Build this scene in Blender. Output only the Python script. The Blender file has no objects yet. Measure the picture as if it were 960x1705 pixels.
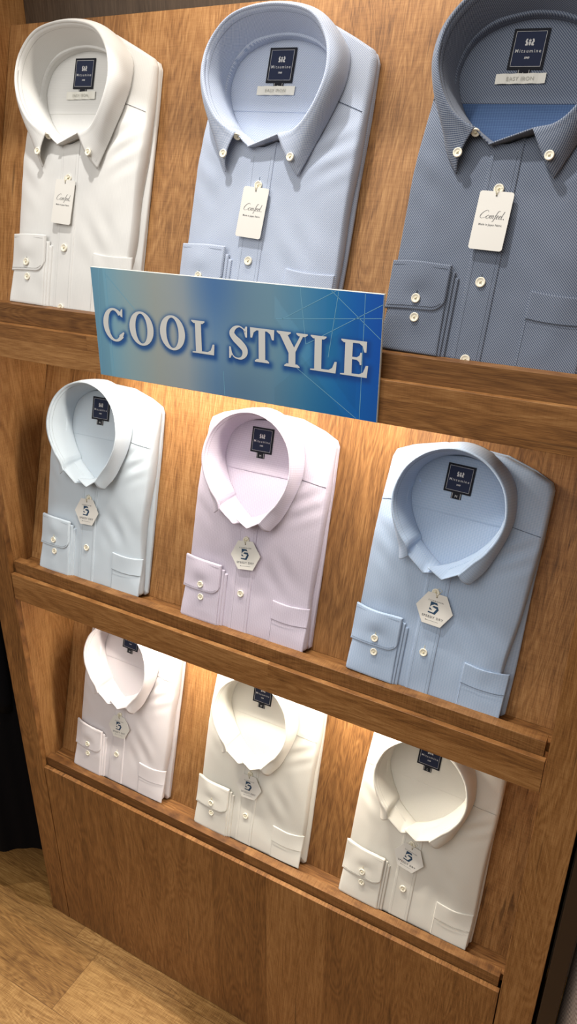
import bpy, math, random
import numpy as np
from mathutils import Matrix, Vector, noise as mnoise

sc = bpy.context.scene
COL = sc.collection
rad = math.radians

# ------------------------------------------------------------------ helpers
def sl(c):
    c = c / 255.0
    return c / 12.92 if c <= 0.04045 else ((c + 0.055) / 1.055) ** 2.4

def rgb(r, g, b):
    return (sl(r), sl(g), sl(b), 1.0)

def mesh_obj(name, verts, faces, mat=None, parent=None, smooth=True, uvs=None, mods=None):
    me = bpy.data.meshes.new(name)
    me.from_pydata([tuple(v) for v in verts], [], faces)
    if uvs is not None:
        layer = me.uv_layers.new(name='UVMap')
        li = np.zeros(len(me.loops), dtype=np.int32)
        me.loops.foreach_get('vertex_index', li)
        arr = np.array(uvs, dtype=np.float32)[li].ravel()
        layer.data.foreach_set('uv', arr)
    if smooth:
        me.polygons.foreach_set('use_smooth', [True] * len(me.polygons))
    if mat:
        me.materials.append(mat)
    me.update()
    o = bpy.data.objects.new(name, me)
    COL.objects.link(o)
    if parent:
        o.parent = parent
    return o

def thing(name, label, cat, mat=None, group=None):
    o = bpy.data.objects.new(name, None)
    o.empty_display_size = 0.05
    COL.objects.link(o)
    if mat is not None:
        o.matrix_world = mat
    o['label'] = label
    o['category'] = cat
    if group:
        o['group'] = group
    return o

class MB:
    """collects simple solids into one mesh"""
    def __init__(s):
        s.v = []; s.f = []
    def add(s, v, f):
        n = len(s.v); s.v += [tuple(p) for p in v]; s.f += [tuple(i + n for i in q) for q in f]
    def box(s, x0, x1, y0, y1, z0, z1, b=0.0):
        if b <= 0:
            v = [(x, y, z) for z in (z0, z1) for y in (y0, y1) for x in (x0, x1)]
            s.add(v, [(0, 2, 3, 1), (4, 5, 7, 6), (0, 1, 5, 4), (2, 6, 7, 3), (0, 4, 6, 2), (1, 3, 7, 5)])
            return
        # chamfered box
        import bmesh
        bm = bmesh.new()
        bmesh.ops.create_cube(bm, size=1.0)
        for p in bm.verts:
            p.co = Vector(((x0 + x1) / 2 + p.co.x * (x1 - x0), (y0 + y1) / 2 + p.co.y * (y1 - y0), (z0 + z1) / 2 + p.co.z * (z1 - z0)))
        bmesh.ops.bevel(bm, geom=bm.edges[:], offset=b, segments=2, affect='EDGES', profile=0.5)
        bm.verts.ensure_lookup_table()
        s.add([p.co[:] for p in bm.verts], [tuple(q.index for q in f.verts) for f in bm.faces])
        bm.free()
    def tube(s, pts, r, n=6, closed=False):
        pts = [Vector(p) for p in pts]
        m = len(pts); base = len(s.v)
        rr = r if hasattr(r, '__len__') else [r] * m
        up = None
        for i, p in enumerate(pts):
            a = pts[(i - 1) % m] if (closed or i > 0) else p
            b = pts[(i + 1) % m] if (closed or i < m - 1) else p
            t = (b - a).normalized() if (b - a).length > 1e-9 else Vector((0, 0, 1))
            if up is None or abs(up.dot(t)) > 0.99:
                up = Vector((0, 0, 1)) if abs(t.z) < 0.9 else Vector((1, 0, 0))
            x = t.cross(up).normalized(); y = x.cross(t).normalized(); up = y
            for k in range(n):
                an = 2 * math.pi * k / n
                s.v.append(tuple(p + x * math.cos(an) * rr[i] + y * math.sin(an) * rr[i]))
        rng = range(m) if closed else range(m - 1)
        for i in rng:
            for k in range(n):
                a = base + i * n + k; b = base + i * n + (k + 1) % n
                c = base + ((i + 1) % m) * n + (k + 1) % n; d = base + ((i + 1) % m) * n + k
                s.f.append((a, b, c, d))
        if not closed:
            s.f.append(tuple(base + k for k in range(n))[::-1])
            s.f.append(tuple(base + (m - 1) * n + k for k in range(n)))
    def lathe(s, prof, c, n=24, closed=False):
        """profile of (r, z) around local z at c"""
        base = len(s.v); m = len(prof)
        for (r, z) in prof:
            for k in range(n):
                a = 2 * math.pi * k / n
                s.v.append((c[0] + r * math.cos(a), c[1] + r * math.sin(a), c[2] + z))
        for i in range(m - 1):
            for k in range(n):
                s.f.append((base + i * n + k, base + i * n + (k + 1) % n, base + (i + 1) * n + (k + 1) % n, base + (i + 1) * n + k))
    def prism(s, poly, z0, z1, cap_bottom=False):
        """poly in x,y extruded z0->z1"""
        n = len(poly); b = len(s.v)
        s.v += [(p[0], p[1], z0) for p in poly] + [(p[0], p[1], z1) for p in poly]
        s.f.append(tuple(b + n + i for i in range(n)))
        if cap_bottom:
            s.f.append(tuple(b + i for i in range(n))[::-1])
        for i in range(n):
            j = (i + 1) % n
            s.f.append((b + i, b + j, b + n + j, b + n + i))
    def build(s, name, mat, parent=None, smooth=False, uvs=None):
        return mesh_obj(name, s.v, s.f, mat, parent, smooth, uvs)

def text_geo(txt, size, spacing=1.0, shear=0.0, offset=0.0):
    """flat glyph outlines (verts, faces), centred on x"""
    cu = bpy.data.curves.new('glyphs', 'FONT')
    cu.body = txt; cu.size = size; cu.space_character = spacing; cu.shear = shear
    cu.align_x = 'CENTER'; cu.resolution_u = 3; cu.offset = offset
    ob = bpy.data.objects.new('glyphs', cu)
    COL.objects.link(ob)
    dg = bpy.context.evaluated_depsgraph_get()
    ev = ob.evaluated_get(dg)
    me = ev.to_mesh()
    v = [tuple(p.co) for p in me.vertices]
    f = [tuple(p.vertices) for p in me.polygons]
    ev.to_mesh_clear()
    bpy.data.objects.remove(ob)
    bpy.data.curves.remove(cu)
    return v, f

def crom(P, per, closed=False):
    P = [np.array(p, float) for p in P]
    n = len(P); out = []
    segs = n if closed else n - 1
    for i in range(segs):
        if closed:
            a, b, c, d = P[(i - 1) % n], P[i], P[(i + 1) % n], P[(i + 2) % n]
        else:
            b, c = P[i], P[i + 1]
            a = P[i - 1] if i > 0 else 2 * b - c
            d = P[i + 2] if i + 2 < n else 2 * c - b
        for k in range(per):
            t = k / per
            out.append(0.5 * ((2 * b) + (-a + c) * t + (2 * a - 5 * b + 4 * c - d) * t * t + (-a + 3 * b - 3 * c + d) * t ** 3))
    if not closed:
        out.append(P[-1])
    return out

def sstep(a, b, x):
    t = min(1, max(0, (x - a) / (b - a)))
    return t * t * (3 - 2 * t)

# ------------------------------------------------------------------ materials
class NT:
    def __init__(s, name):
        s.m = bpy.data.materials.new(name); s.m.use_nodes = True
        s.t = s.m.node_tree; s.n = s.t.nodes; s.l = s.t.links
        s.p = s.n['Principled BSDF']
    def node(s, typ, **kw):
        q = s.n.new(typ)
        for k, v in kw.items():
            setattr(q, k, v)
        return q
    def link(s, a, b): s.l.new(a, b)
    def math(s, op, a, b=None, c=None):
        q = s.node('ShaderNodeMath', operation=op)
        for i, x in enumerate((a, b, c)):
            if x is None: continue
            if isinstance(x, (int, float)): q.inputs[i].default_value = x
            else: s.link(x, q.inputs[i])
        return q.outputs[0]
    def comb(s, x, y, z):
        q = s.node('ShaderNodeCombineXYZ')
        for i, v in enumerate((x, y, z)):
            if isinstance(v, (int, float)): q.inputs[i].default_value = v
            else: s.link(v, q.inputs[i])
        return q.outputs[0]
    def noise(s, vec, scale, detail=2.0, rough=0.5, dist=0.0):
        q = s.node('ShaderNodeTexNoise')
        q.inputs['Scale'].default_value = scale; q.inputs['Detail'].default_value = detail
        q.inputs['Roughness'].default_value = rough; q.inputs['Distortion'].default_value = dist
        s.link(vec, q.inputs['Vector'])
        return q.outputs['Fac']
    def ramp(s, fac, stops):
        q = s.node('ShaderNodeValToRGB')
        e = q.color_ramp.elements
        while len(e) < len(stops): e.new(0.5)
        for i, (p, c) in enumerate(stops):
            e[i].position = p; e[i].color = c
        s.link(fac, q.inputs[0])
        return q.outputs[0]
    def mix(s, fac, a, b, mode='MIX'):
        q = s.node('ShaderNodeMix', data_type='RGBA', blend_type=mode)
        if isinstance(fac, (int, float)): q.inputs[0].default_value = fac
        else: s.link(fac, q.inputs[0])
        for i, x in ((6, a), (7, b)):
            if isinstance(x, tuple): q.inputs[i].default_value = x
            else: s.link(x, q.inputs[i])
        return q.outputs[2]
    def bump(s, h, strength, dist):
        q = s.node('ShaderNodeBump')
        q.inputs['Strength'].default_value = strength; q.inputs['Distance'].default_value = dist
        s.link(h, q.inputs['Height']); s.link(q.outputs[0], s.p.inputs['Normal'])

def simple(name, col, rough=0.5, metal=0.0, spec=None):
    t = NT(name)
    t.p.inputs['Base Color'].default_value = col
    t.p.inputs['Roughness'].default_value = rough
    t.p.inputs['Metallic'].default_value = metal
    if spec is not None: t.p.inputs['Specular IOR Level'].default_value = spec
    return t.m

def wood(name, grain='z', planks=0.125, seed=0.0, dark=(92, 59, 31), mid=(139, 95, 52), light=(174, 129, 80), rough=0.48, saw=0.5, length=1.3, gap=0.0, pend=0.0):
    t = NT(name)
    tc = t.node('ShaderNodeTexCoord'); sx = t.node('ShaderNodeSeparateXYZ')
    t.link(tc.outputs['Object'], sx.inputs[0])
    X, Y, Z = sx.outputs
    if grain == 'z': g, a, c = Z, X, Y
    elif grain == 'x': g, a, c = X, Z, Y
    elif grain == 'zy': g, a, c = Z, Y, X
    else: g, a, c = X, Y, Z       # floor: grain along x, rows along y
    aa = t.math('ADD', a, seed)
    pid = t.math('FLOOR', t.math('DIVIDE', aa, planks))
    wn = t.node('ShaderNodeTexWhiteNoise', noise_dimensions='2D')
    t.link(t.comb(pid, seed * 3.1, 0), wn.inputs['Vector'])
    r1 = wn.outputs['Value']
    gg = t.math('ADD', g, t.math('MULTIPLY', r1, 7.3))
    # boards butt end to end at a random place
    bid = t.math('FLOOR', t.math('DIVIDE', t.math('ADD', gg, pend), length))
    wn2 = t.node('ShaderNodeTexWhiteNoise', noise_dimensions='2D')
    t.link(t.comb(t.math('ADD', pid, 17.0 + seed), bid, 0), wn2.inputs['Vector'])
    r2 = wn2.outputs['Value']
    off = t.math('MULTIPLY', r2, 11.0)
    v1 = t.comb(t.math('MULTIPLY', aa, 13.0), t.math('ADD', t.math('MULTIPLY', gg, 1.6), off), t.math('MULTIPLY', c, 6.0))
    broad = t.noise(v1, 1.0, 3.0, 0.55, 1.2)
    v2 = t.comb(t.math('MULTIPLY', aa, 900.0), t.math('ADD', t.math('MULTIPLY', gg, 34.0), off), t.math('MULTIPLY', c, 90.0))
    fine = t.noise(v2, 1.0, 3.0, 0.6, 0.3)
    v3 = t.comb(t.math('MULTIPLY', aa, 190.0), t.math('ADD', t.math('MULTIPLY', gg, 7.0), off), t.math('MULTIPLY', c, 40.0))
    streak = t.noise(v3, 1.0, 4.0, 0.6, 0.9)
    v4 = t.comb(t.math('MULTIPLY', aa, 40.0), t.math('MULTIPLY', gg, 620.0), t.math('MULTIPLY', c, 30.0))
    sawn = t.noise(v4, 1.0, 2.0, 0.6, 0.2)
    sawmask = t.math('MULTIPLY', t.math('GREATER_THAN', r2, 0.35), saw)
    # oval grain figure
    v5 = t.comb(t.math('MULTIPLY', aa, 16.0), t.math('ADD', t.math('MULTIPLY', gg, 2.2), off), 0.0)
    fig = t.noise(v5, 1.0, 1.0, 0.4, 1.5)
    rings = t.math('MULTIPLY', t.math('SINE', t.math('MULTIPLY', fig, 85.0)), 0.5)
    h = t.math('MULTIPLY', t.math('SUBTRACT', broad, 0.5), 0.50)
    h = t.math('ADD', h, t.math('MULTIPLY', t.math('SUBTRACT', streak, 0.5), 0.55))
    h = t.math('ADD', h, t.math('MULTIPLY', t.math('SUBTRACT', fine, 0.5), 1.0))
    h = t.math('ADD', h, t.math('MULTIPLY', t.math('MULTIPLY', t.math('SUBTRACT', sawn, 0.5), sawmask), 0.62))
    h = t.math('ADD', h, t.math('MULTIPLY', rings, 0.15))
    h = t.math('ADD', h, t.math('MULTIPLY', t.math('SUBTRACT', r2, 0.5), 0.28))
    h = t.math('ADD', h, 0.5)
    col = t.ramp(h, [(0.12, rgb(*dark)), (0.48, rgb(*mid)), (0.88, rgb(*light))])
    # rare dark cracks
    v6 = t.comb(t.math('MULTIPLY', aa, 130.0), t.math('ADD', t.math('MULTIPLY', gg, 4.0), off), t.math('MULTIPLY', c, 40.0))
    cr = t.noise(v6, 1.0, 1.0, 0.4, 0.3)
    crk = t.ramp(cr, [(0.72, (0, 0, 0, 1)), (0.80, (1, 1, 1, 1))])
    col = t.mix(t.math('MULTIPLY', crk, 0.55), col, rgb(50, 28, 14))
    if gap > 0:
        fa = t.math('FRACT', t.math('DIVIDE', aa, planks))
        e1 = t.math('LESS_THAN', fa, gap / planks)
        fb = t.math('FRACT', t.math('DIVIDE', t.math('ADD', gg, pend), length))
        e2 = t.math('LESS_THAN', fb, gap / length)
        e = t.math('MAXIMUM', e1, e2)
        col = t.mix(t.math('MULTIPLY', e, 0.6), col, rgb(70, 40, 18))
    t.link(col, t.p.inputs['Base Color'])
    t.p.inputs['Roughness'].default_value = rough
    t.p.inputs['Specular IOR Level'].default_value = 0.35
    t.bump(t.math('ADD', t.math('MULTIPLY', fine, 0.6), t.math('MULTIPLY', t.math('MULTIPLY', sawn, sawmask), 0.6)), 0.25, 0.0006)
    return t.m

def fabric(name, ca, cb, kind='plain', period=0.0018, fac=1.0, rough=0.85, sheen=0.15):
    t = NT(name)
    uv = t.node('ShaderNodeUVMap'); sx = t.node('ShaderNodeSeparateXYZ')
    t.link(uv.outputs[0], sx.inputs[0])
    U, V, _ = sx.outputs
    k = 2 * math.pi / period
    nz = t.noise(t.comb(U, V, 0.0), 900.0, 2.0, 0.6)
    if kind == 'pin':
        s = t.math('MULTIPLY', t.math('SINE', t.math('MULTIPLY', U, k)), t.math('SINE', t.math('MULTIPLY', V, k)))
        s = t.math('ADD', t.math('MULTIPLY', s, 0.9), 0.5)
    elif kind == 'twill':
        s = t.math('SINE', t.math('MULTIPLY', t.math('ADD', U, t.math('MULTIPLY', V, 1.0)), k))
        s2 = t.math('SINE', t.math('MULTIPLY', t.math('SUBTRACT', U, t.math('MULTIPLY', V, 1.0)), k * 0.9))
        s = t.math('ADD', t.math('MULTIPLY', t.math('ADD', s, t.math('MULTIPLY', s2, 0.25)), 0.5), 0.5)
    elif kind == 'rib':
        s = t.math('SINE', t.math('MULTIPLY', V, k))
        s2 = t.math('SINE', t.math('MULTIPLY', U, k * 0.55))
        s = t.math('ADD', t.math('MULTIPLY', t.math('ADD', s, t.math('MULTIPLY', s2, 0.5)), 0.4), 0.5)
    else:
        s = t.math('ADD', t.math('MULTIPLY', t.math('SINE', t.math('MULTIPLY', U, k)), 0.18), 0.5)
    s = t.math('ADD', s, t.math('MULTIPLY', t.math('SUBTRACT', nz, 0.5), 0.5))
    q = t.node('ShaderNodeClamp'); t.link(s, q.inputs[0])
    col = t.mix(t.math('MULTIPLY', q.outputs[0], fac), ca, cb)
    t.link(col, t.p.inputs['Base Color'])
    t.p.inputs['Roughness'].default_value = rough
    t.p.inputs['Specular IOR Level'].default_value = 0.2
    t.p.inputs['Sheen Weight'].default_value = sheen
    t.p.inputs['Sheen Roughness'].default_value = 0.5
    t.bump(q.outputs[0], 0.25, 0.0003)
    return t.m

M = {}
M['wood_v'] = wood('oak_laminate_upright', 'z', seed=0.31, length=6.0)
M['wood_v2'] = wood('oak_laminate_back', 'z', planks=0.17, seed=4.7, length=6.0, dark=(100, 66, 36), mid=(149, 105, 61), light=(184, 140, 90))
M['wood_side'] = wood('oak_laminate_side', 'zy', planks=0.2, seed=2.2, length=6.0)
M['wood_h'] = wood('oak_laminate_rail', 'x', planks=0.037, seed=1.05, saw=0.25, length=1.6)
M['wood_lip'] = wood('oak_laminate_lip', 'x', planks=0.3, seed=6.2, saw=0.9, dark=(84, 53, 28), mid=(126, 86, 47), light=(158, 115, 70))
M['wood_tray'] = wood('oak_laminate_tray', 'fl', planks=0.016, seed=3.3, saw=0.2)
M['floor'] = wood('floor_planks', 'fl', planks=0.150, seed=0.034, dark=(104, 70, 35), mid=(160, 118, 66), light=(204, 162, 102), rough=0.38, saw=1.0, length=1.2, gap=0.0012)
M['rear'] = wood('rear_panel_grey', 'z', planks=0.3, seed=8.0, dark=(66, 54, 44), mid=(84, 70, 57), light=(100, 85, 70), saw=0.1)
M['button'] = simple('mother_of_pearl_button', rgb(232, 226, 208), 0.25)
M['thread'] = simple('button_thread', rgb(205, 196, 165), 0.8)
M['paper'] = simple('white_card', rgb(218, 216, 210), 0.55)
M['ink'] = simple('grey_ink', rgb(92, 92, 94), 0.6)
M['navyink'] = simple('navy_teal_ink', rgb(26, 62, 92), 0.5)
M['labelnavy'] = simple('woven_navy_label', rgb(20, 32, 62), 0.8)
M['labelblack'] = simple('woven_black_edge', rgb(12, 16, 28), 0.85)
M['labelwhite'] = simple('woven_white_thread', rgb(205, 205, 205), 0.8)
M['satin'] = simple('white_satin_label', rgb(222, 221, 212), 0.4)
M['satinink'] = simple('pale_grey_ink', rgb(170, 170, 160), 0.6)
M['black'] = simple('black_wool', (0.002, 0.002, 0.003, 1), 0.95, spec=0.1)
M['darkpost'] = simple('dark_brown_panel', rgb(44, 30, 20), 0.5)
M['gapblack'] = simple('shadow_gap', (0.004, 0.003, 0.003, 1), 0.9)
M['plaster'] = simple('painted_wall', rgb(150, 135, 118), 0.8)
M['metal'] = simple('aluminium', rgb(170, 170, 170), 0.35, 1.0)
M['white_letter'] = simple('matt_white_letter', rgb(214, 216, 214), 0.45)
M['pale_edge'] = simple('foam_board_edge', rgb(215, 218, 212), 0.5)

def emis(name, col, st):
    t = NT(name)
    t.p.inputs['Base Color'].default_value = (0.8, 0.8, 0.8, 1)
    t.p.inputs['Emission Color'].default_value = col
    t.p.inputs['Emission Strength'].default_value = st
    return t.m
M['led'] = emis('led_diffuser', (1.0, 0.86, 0.68, 1), 4.0)

# ------------------------------------------------------------------ the display shelf
W = 1.0
L1, B1, F1 = 1.4825, 1.4522, 1.3972
L2, B2, F2 = 0.9948, 0.9713, 0.9157
L3, B3 = 0.5086, 0.4862
TILT = rad(16.06)
BASE = {1: (0.0555, 1.4697), 2: (0.0545, 0.9820), 3: (0.0577, 0.4958)}
NRM = Vector((0, -math.cos(TILT), math.sin(TILT)))
UP = Vector((0, math.sin(TILT), math.cos(TILT)))
TOP = 2.12

shelf = thing('display_shelf', 'tall oak laminate shirt display with three tilted bays and rails', 'display shelf')

def panel(name, mat, x0, x1, y0, y1, z0, z1, b=0.0007, parent=shelf):
    m = MB(); m.box(x0, x1, y0, y1, z0, z1, b)
    return m.build(name, mat, parent)

# upright stiles with deep sides
for (xa, xb) in ((-0.0547, 0.0), (W, W + 0.0545)):
    panel('upright', M['wood_v'], xa, xb, 0.0, 0.012, 0, TOP)
for (xa, xb) in ((-0.0545, -0.0002), (W + 0.0002, W + 0.0542)):
    panel('side_panel', M['wood_side'], xa, xb, 0.0123, 0.42, 0, TOP)
panel('front_panel', M['wood_v'], 0.0022, W - 0.0018, 0.0, 0.009, 0.0022, B3, 0.0006)
for (z0, z1) in ((F1, B1), (F2, B2)):
    panel('fascia', M['wood_h'], 0.0020, W - 0.0018, 0.0, 0.009, z0, z1, 0.0006)
for (z0, z1) in ((B1 - 0.03, L1), (B2 - 0.03, L2), (B3 - 0.03, L3)):
    panel('shelf_lip', M['wood_lip'], 0.004, W - 0.006, 0.0102, 0.0268, z0, z1, 0.0006)
for k in (1, 2, 3):
    yb, zb = BASE[k]
    panel('shelf_tray', M['wood_tray'], 0.0005, W - 0.0005, 0.0270, 0.33, zb - 0.016, zb, 0.0004)
    top = {1: 1.8786, 2: B1 - 0.004, 3: B2 - 0.010}[k]
    h = (top - zb) / math.cos(TILT)
    m = MB(); m.box(0.0008, W - 0.0008, 0.0, h, -0.012, 0.0, 0.0005)
    o = m.build('back_board', None, shelf)
    # bake tilt into the vertices, keep grain along z in object space
    R = Matrix(((1, 0, 0), (0, UP.y, NRM.y), (0, UP.z, NRM.z)))
    for v in o.data.vertices:
        q = R @ v.co; v.co = (q.x, q.y + yb, q.z + zb + 0.0005)
    o.data.materials.append(M['wood_v2'])
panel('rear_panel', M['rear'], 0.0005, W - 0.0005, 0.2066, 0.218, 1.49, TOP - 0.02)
panel('header', M['wood_h'], 0.0005, W - 0.0005, 0.0, 0.205, TOP - 0.03, TOP)
panel('header_rail', M['wood_h'], 0.0012, W - 0.0012, 0.0, 0.012, TOP - 0.10, TOP - 0.031)

# ------------------------------------------------------------------ sign
SX, SZ, SW, SH = 0.286, 1.399, 0.445, 0.1535
sign = thing('shop_sign', 'blue gradient sign with white serif capitals on the top rail', 'sign', Matrix.Translation((SX, -0.0004, SZ)))
LET = []   # polygons (x,z) of the letters
def ell(cx, cy, rx, ry, n=44):
    return [(cx + rx * math.cos(2 * math.pi * i / n), cy + ry * math.sin(2 * math.pi * i / n)) for i in range(n)]
def ring_quads(cx, cy, ro, ri, a0=0, a1=360, n=44):
    out = []
    for i in range(n):
        p = [rad(a0 + (a1 - a0) * (i + k) / n) for k in (0, 1)]
        out.append([(cx + ro[0] * math.cos(p[0]), cy + ro[1] * math.sin(p[0])), (cx + ro[0] * math.cos(p[1]), cy + ro[1] * math.sin(p[1])),
                    (cx + ri[0] * math.cos(p[1]), cy + ri[1] * math.sin(p[1])), (cx + ri[0] * math.cos(p[0]), cy + ri[1] * math.sin(p[0]))])
    return out
BLN, CAP = 0.0538, 0.0438
def P(x, z): return (x, BLN + z * CAP)
# C
LET += ring_quads(0.0355, 0.0766, (0.0207, 0.0237), (0.0112, 0.0206), 42, 318)
LET.append([(0.0478, 0.0900), (0.0512, 0.0885), (0.0522, 0.1002), (0.0500, 0.0998), (0.0470, 0.0945)])
LET.append([(0.0428, 0.0625), (0.0512, 0.0680), (0.0527, 0.0668), (0.0480, 0.0580), (0.0440, 0.0566)])
LET.append([(0.0425, 0.0935), (0.0490, 0.0905), (0.0510, 0.0935), (0.0470, 0.0965), (0.0425, 0.0972)])
# O O
for (cx, rx) in ((0.0843, 0.0214), (0.1382, 0.0213)):
    LET += ring_quads(cx, 0.0764, (rx, 0.0238), (rx * 0.49, 0.0207))
def stem(x0, x1): LET.append([P(x0, 0.03), P(x1, 0.03), P(x1, 0.97), P(x0, 0.97)])
def serif(x0, x1, z, up):
    s = 1 if up else -1
    xm0, xm1 = x0 + 0.0035, x1 - 0.0035
    LET.append([P(x0, z), P(x1, z), P(x1, z + s * 0.035), P(xm1, z + s * 0.09), P(xm0, z + s * 0.09), P(x0, z + s * 0.035)][::s])
def foot(x0, x1, xr):   # foot of L
    LET.append([P(x0, 0), P(xr - 0.0012, 0), P(xr, 0.33), P(xr - 0.0028, 0.33), P(xr - 0.0062, 0.14), P(xr - 0.011, 0.075), P(x1, 0.07), P(x0, 0.035)])
def letter_L(x0, xr, xt):
    a = x0 + 0.0057; b = a + 0.0098
    stem(a, b); serif(x0, xt, 1.0, False); foot(x0, b, xr)
letter_L(0.1710, 0.2073, 0.1925)
letter_L(0.3518, 0.3885, 0.3735)
# T
stem(0.2763, 0.2862); serif(0.2704, 0.2921, 0.0, True)
LET.append([P(0.2636, 1), P(0.2640, 0.70), P(0.2668, 0.70), P(0.2690, 0.86), P(0.2735, 0.93), P(0.2890, 0.93), P(0.2935, 0.86), P(0.2962, 0.70), P(0.2990, 0.70), P(0.2996, 1)][::-1])
# Y
serif(0.3145, 0.3368, 0.0, True); LET.append([P(0.3206, 0.03), P(0.3306, 0.03), P(0.3306, 0.46), P(0.3206, 0.46)])
serif(0.3033, 0.3235, 1.0, False); serif(0.3315, 0.3476, 1.0, False)
LET.append([P(0.3062, 0.97), P(0.3175, 0.97), P(0.3306, 0.50), P(0.3306, 0.40), P(0.3206, 0.40)][::-1])
LET.append([P(0.3382, 0.97), P(0.3422, 0.97), P(0.3306, 0.45), P(0.3272, 0.52)][::-1])
# E
stem(0.3990, 0.4090); serif(0.3935, 0.4120, 1.0, False)
LET.append([P(0.3935, 0), P(0.4293, 0), P(0.4305, 0.34), P(0.4275, 0.34), P(0.4240, 0.14), P(0.4190, 0.075), P(0.4060, 0.07), P(0.3935, 0.035)])
LET.append([P(0.4050, 0.93), P(0.4175, 0.93), P(0.4222, 0.86), P(0.4245, 0.70), P(0.4272, 0.70), P(0.4275, 1.0), P(0.4050, 1.0)])
LET.append([P(0.4060, 0.47), P(0.4150, 0.47), P(0.4187, 0.41), P(0.4195, 0.34), P(0.4215, 0.34), P(0.4215, 0.68), P(0.4195, 0.68), P(0.4187, 0.60), P(0.4150, 0.54), P(0.4060, 0.54)])
# S
S = [(.86, .78, .03), (.76, .90, .05), (.56, .965, .06), (.34, .91, .14), (.20, .76, .24), (.32, .62, .27), (.56, .49, .30), (.78, .34, .28), (.80, .19, .23), (.66, .06, .12), (.46, .03, .06), (.26, .08, .05), (.12, .24, .03)]
Sc = crom(S, 6)
sx0, sw = 0.2290, 0.0325
pp = [np.array([sx0 + q[0] * sw, BLN - 0.0006 + q[1] * (CAP + 0.0012)]) for q in Sc]
for i in range(len(pp) - 1):
    def nrm(j):
        a = pp[max(0, j - 1)]; b = pp[min(len(pp) - 1, j + 1)]; d = b - a; d /= np.linalg.norm(d); return np.array([-d[1], d[0]])
    w0 = Sc[i][2] * sw / 2; w1 = Sc[i + 1][2] * sw / 2
    n0, n1 = nrm(i), nrm(i + 1)
    LET.append([tuple(pp[i] + n0 * w0), tuple(pp[i] - n0 * w0), tuple(pp[i + 1] - n1 * w1), tuple(pp[i + 1] + n1 * w1)])
LET.append([(sx0 + .84 * sw, P(0, .68)[1]), (sx0 + .92 * sw, P(0, .68)[1]), (sx0 + .93 * sw, P(0, 1.0)[1]), (sx0 + .86 * sw, P(0, 1.0)[1]), (sx0 + .76 * sw, P(0, .88)[1])])
LET.append([(sx0 + .04 * sw, P(0, 0)[1]), (sx0 + .10 * sw, P(0, 0)[1]), (sx0 + .20 * sw, P(0, .13)[1]), (sx0 + .13 * sw, P(0, .35)[1]), (sx0 + .05 * sw, P(0, .35)[1])])
# printed board, with some glare painted into its colours
NX, NZ = 297, 103
pts = []
for p in LET:
    for i in range(len(p)):
        a = np.array(p[i]); b = np.array(p[(i + 1) % len(p)])
        n = max(1, int(np.linalg.norm(b - a) / 0.0018))
        for k in range(n): pts.append(a + (b - a) * k / n)
pts = np.array(pts)
gx = np.linspace(0, SW, NX); gz = np.linspace(0, SH, NZ)
verts = []; cols = []
stops = [(0.0, (108, 160, 190)), (0.05, (118, 168, 192)), (0.13, (140, 170, 180)), (0.25, (158, 168, 166)), (0.36, (158, 170, 176)), (0.47, (108, 146, 182)), (0.56, (112, 146, 168)), (0.66, (112, 150, 172)), (0.76, (84, 142, 178)), (0.85, (40, 120, 178)), (0.92, (14, 100, 182)), (1.0, (8, 84, 176))]  # greyish stops hold some painted glare over the printed blue
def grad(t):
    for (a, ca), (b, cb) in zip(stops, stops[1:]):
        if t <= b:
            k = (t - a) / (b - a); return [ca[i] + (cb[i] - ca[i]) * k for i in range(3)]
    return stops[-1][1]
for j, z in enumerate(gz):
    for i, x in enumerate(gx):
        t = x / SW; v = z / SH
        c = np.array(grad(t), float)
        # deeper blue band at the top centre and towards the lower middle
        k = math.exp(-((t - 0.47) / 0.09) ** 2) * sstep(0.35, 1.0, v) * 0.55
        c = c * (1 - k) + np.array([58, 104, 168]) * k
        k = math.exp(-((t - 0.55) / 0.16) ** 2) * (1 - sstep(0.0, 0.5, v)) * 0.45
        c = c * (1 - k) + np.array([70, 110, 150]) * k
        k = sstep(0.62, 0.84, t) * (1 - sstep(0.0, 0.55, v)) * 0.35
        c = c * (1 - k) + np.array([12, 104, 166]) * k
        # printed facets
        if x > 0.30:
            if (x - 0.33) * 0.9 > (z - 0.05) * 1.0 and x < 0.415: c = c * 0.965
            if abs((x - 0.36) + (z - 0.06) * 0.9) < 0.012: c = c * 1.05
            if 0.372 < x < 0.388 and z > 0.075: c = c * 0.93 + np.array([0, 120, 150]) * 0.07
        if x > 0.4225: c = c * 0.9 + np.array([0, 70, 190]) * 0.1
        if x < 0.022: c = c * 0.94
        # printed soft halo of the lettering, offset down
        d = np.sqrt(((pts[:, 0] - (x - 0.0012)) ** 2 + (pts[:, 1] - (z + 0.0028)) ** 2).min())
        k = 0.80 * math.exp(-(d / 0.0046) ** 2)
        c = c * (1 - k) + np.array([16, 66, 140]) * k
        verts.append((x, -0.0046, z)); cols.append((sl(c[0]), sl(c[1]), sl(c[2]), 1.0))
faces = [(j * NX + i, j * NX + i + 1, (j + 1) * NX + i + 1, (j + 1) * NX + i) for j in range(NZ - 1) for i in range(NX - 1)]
t = NT('sign_print_glare'); at = t.node('ShaderNodeAttribute', attribute_name='print'); t.link(at.outputs['Color'], t.p.inputs['Base Color']); t.p.inputs['Roughness'].default_value = 0.35
so = mesh_obj('print_and_glare_face', verts, faces, t.m, sign, False)
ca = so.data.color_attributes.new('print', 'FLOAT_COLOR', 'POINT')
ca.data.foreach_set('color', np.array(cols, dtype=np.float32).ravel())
m = MB(); m.box(-0.0006, SW + 0.0006, -0.0044, 0.0, -0.0006, SH + 0.0006, 0.0006); m.build('board', M['pale_edge'], sign)
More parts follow.
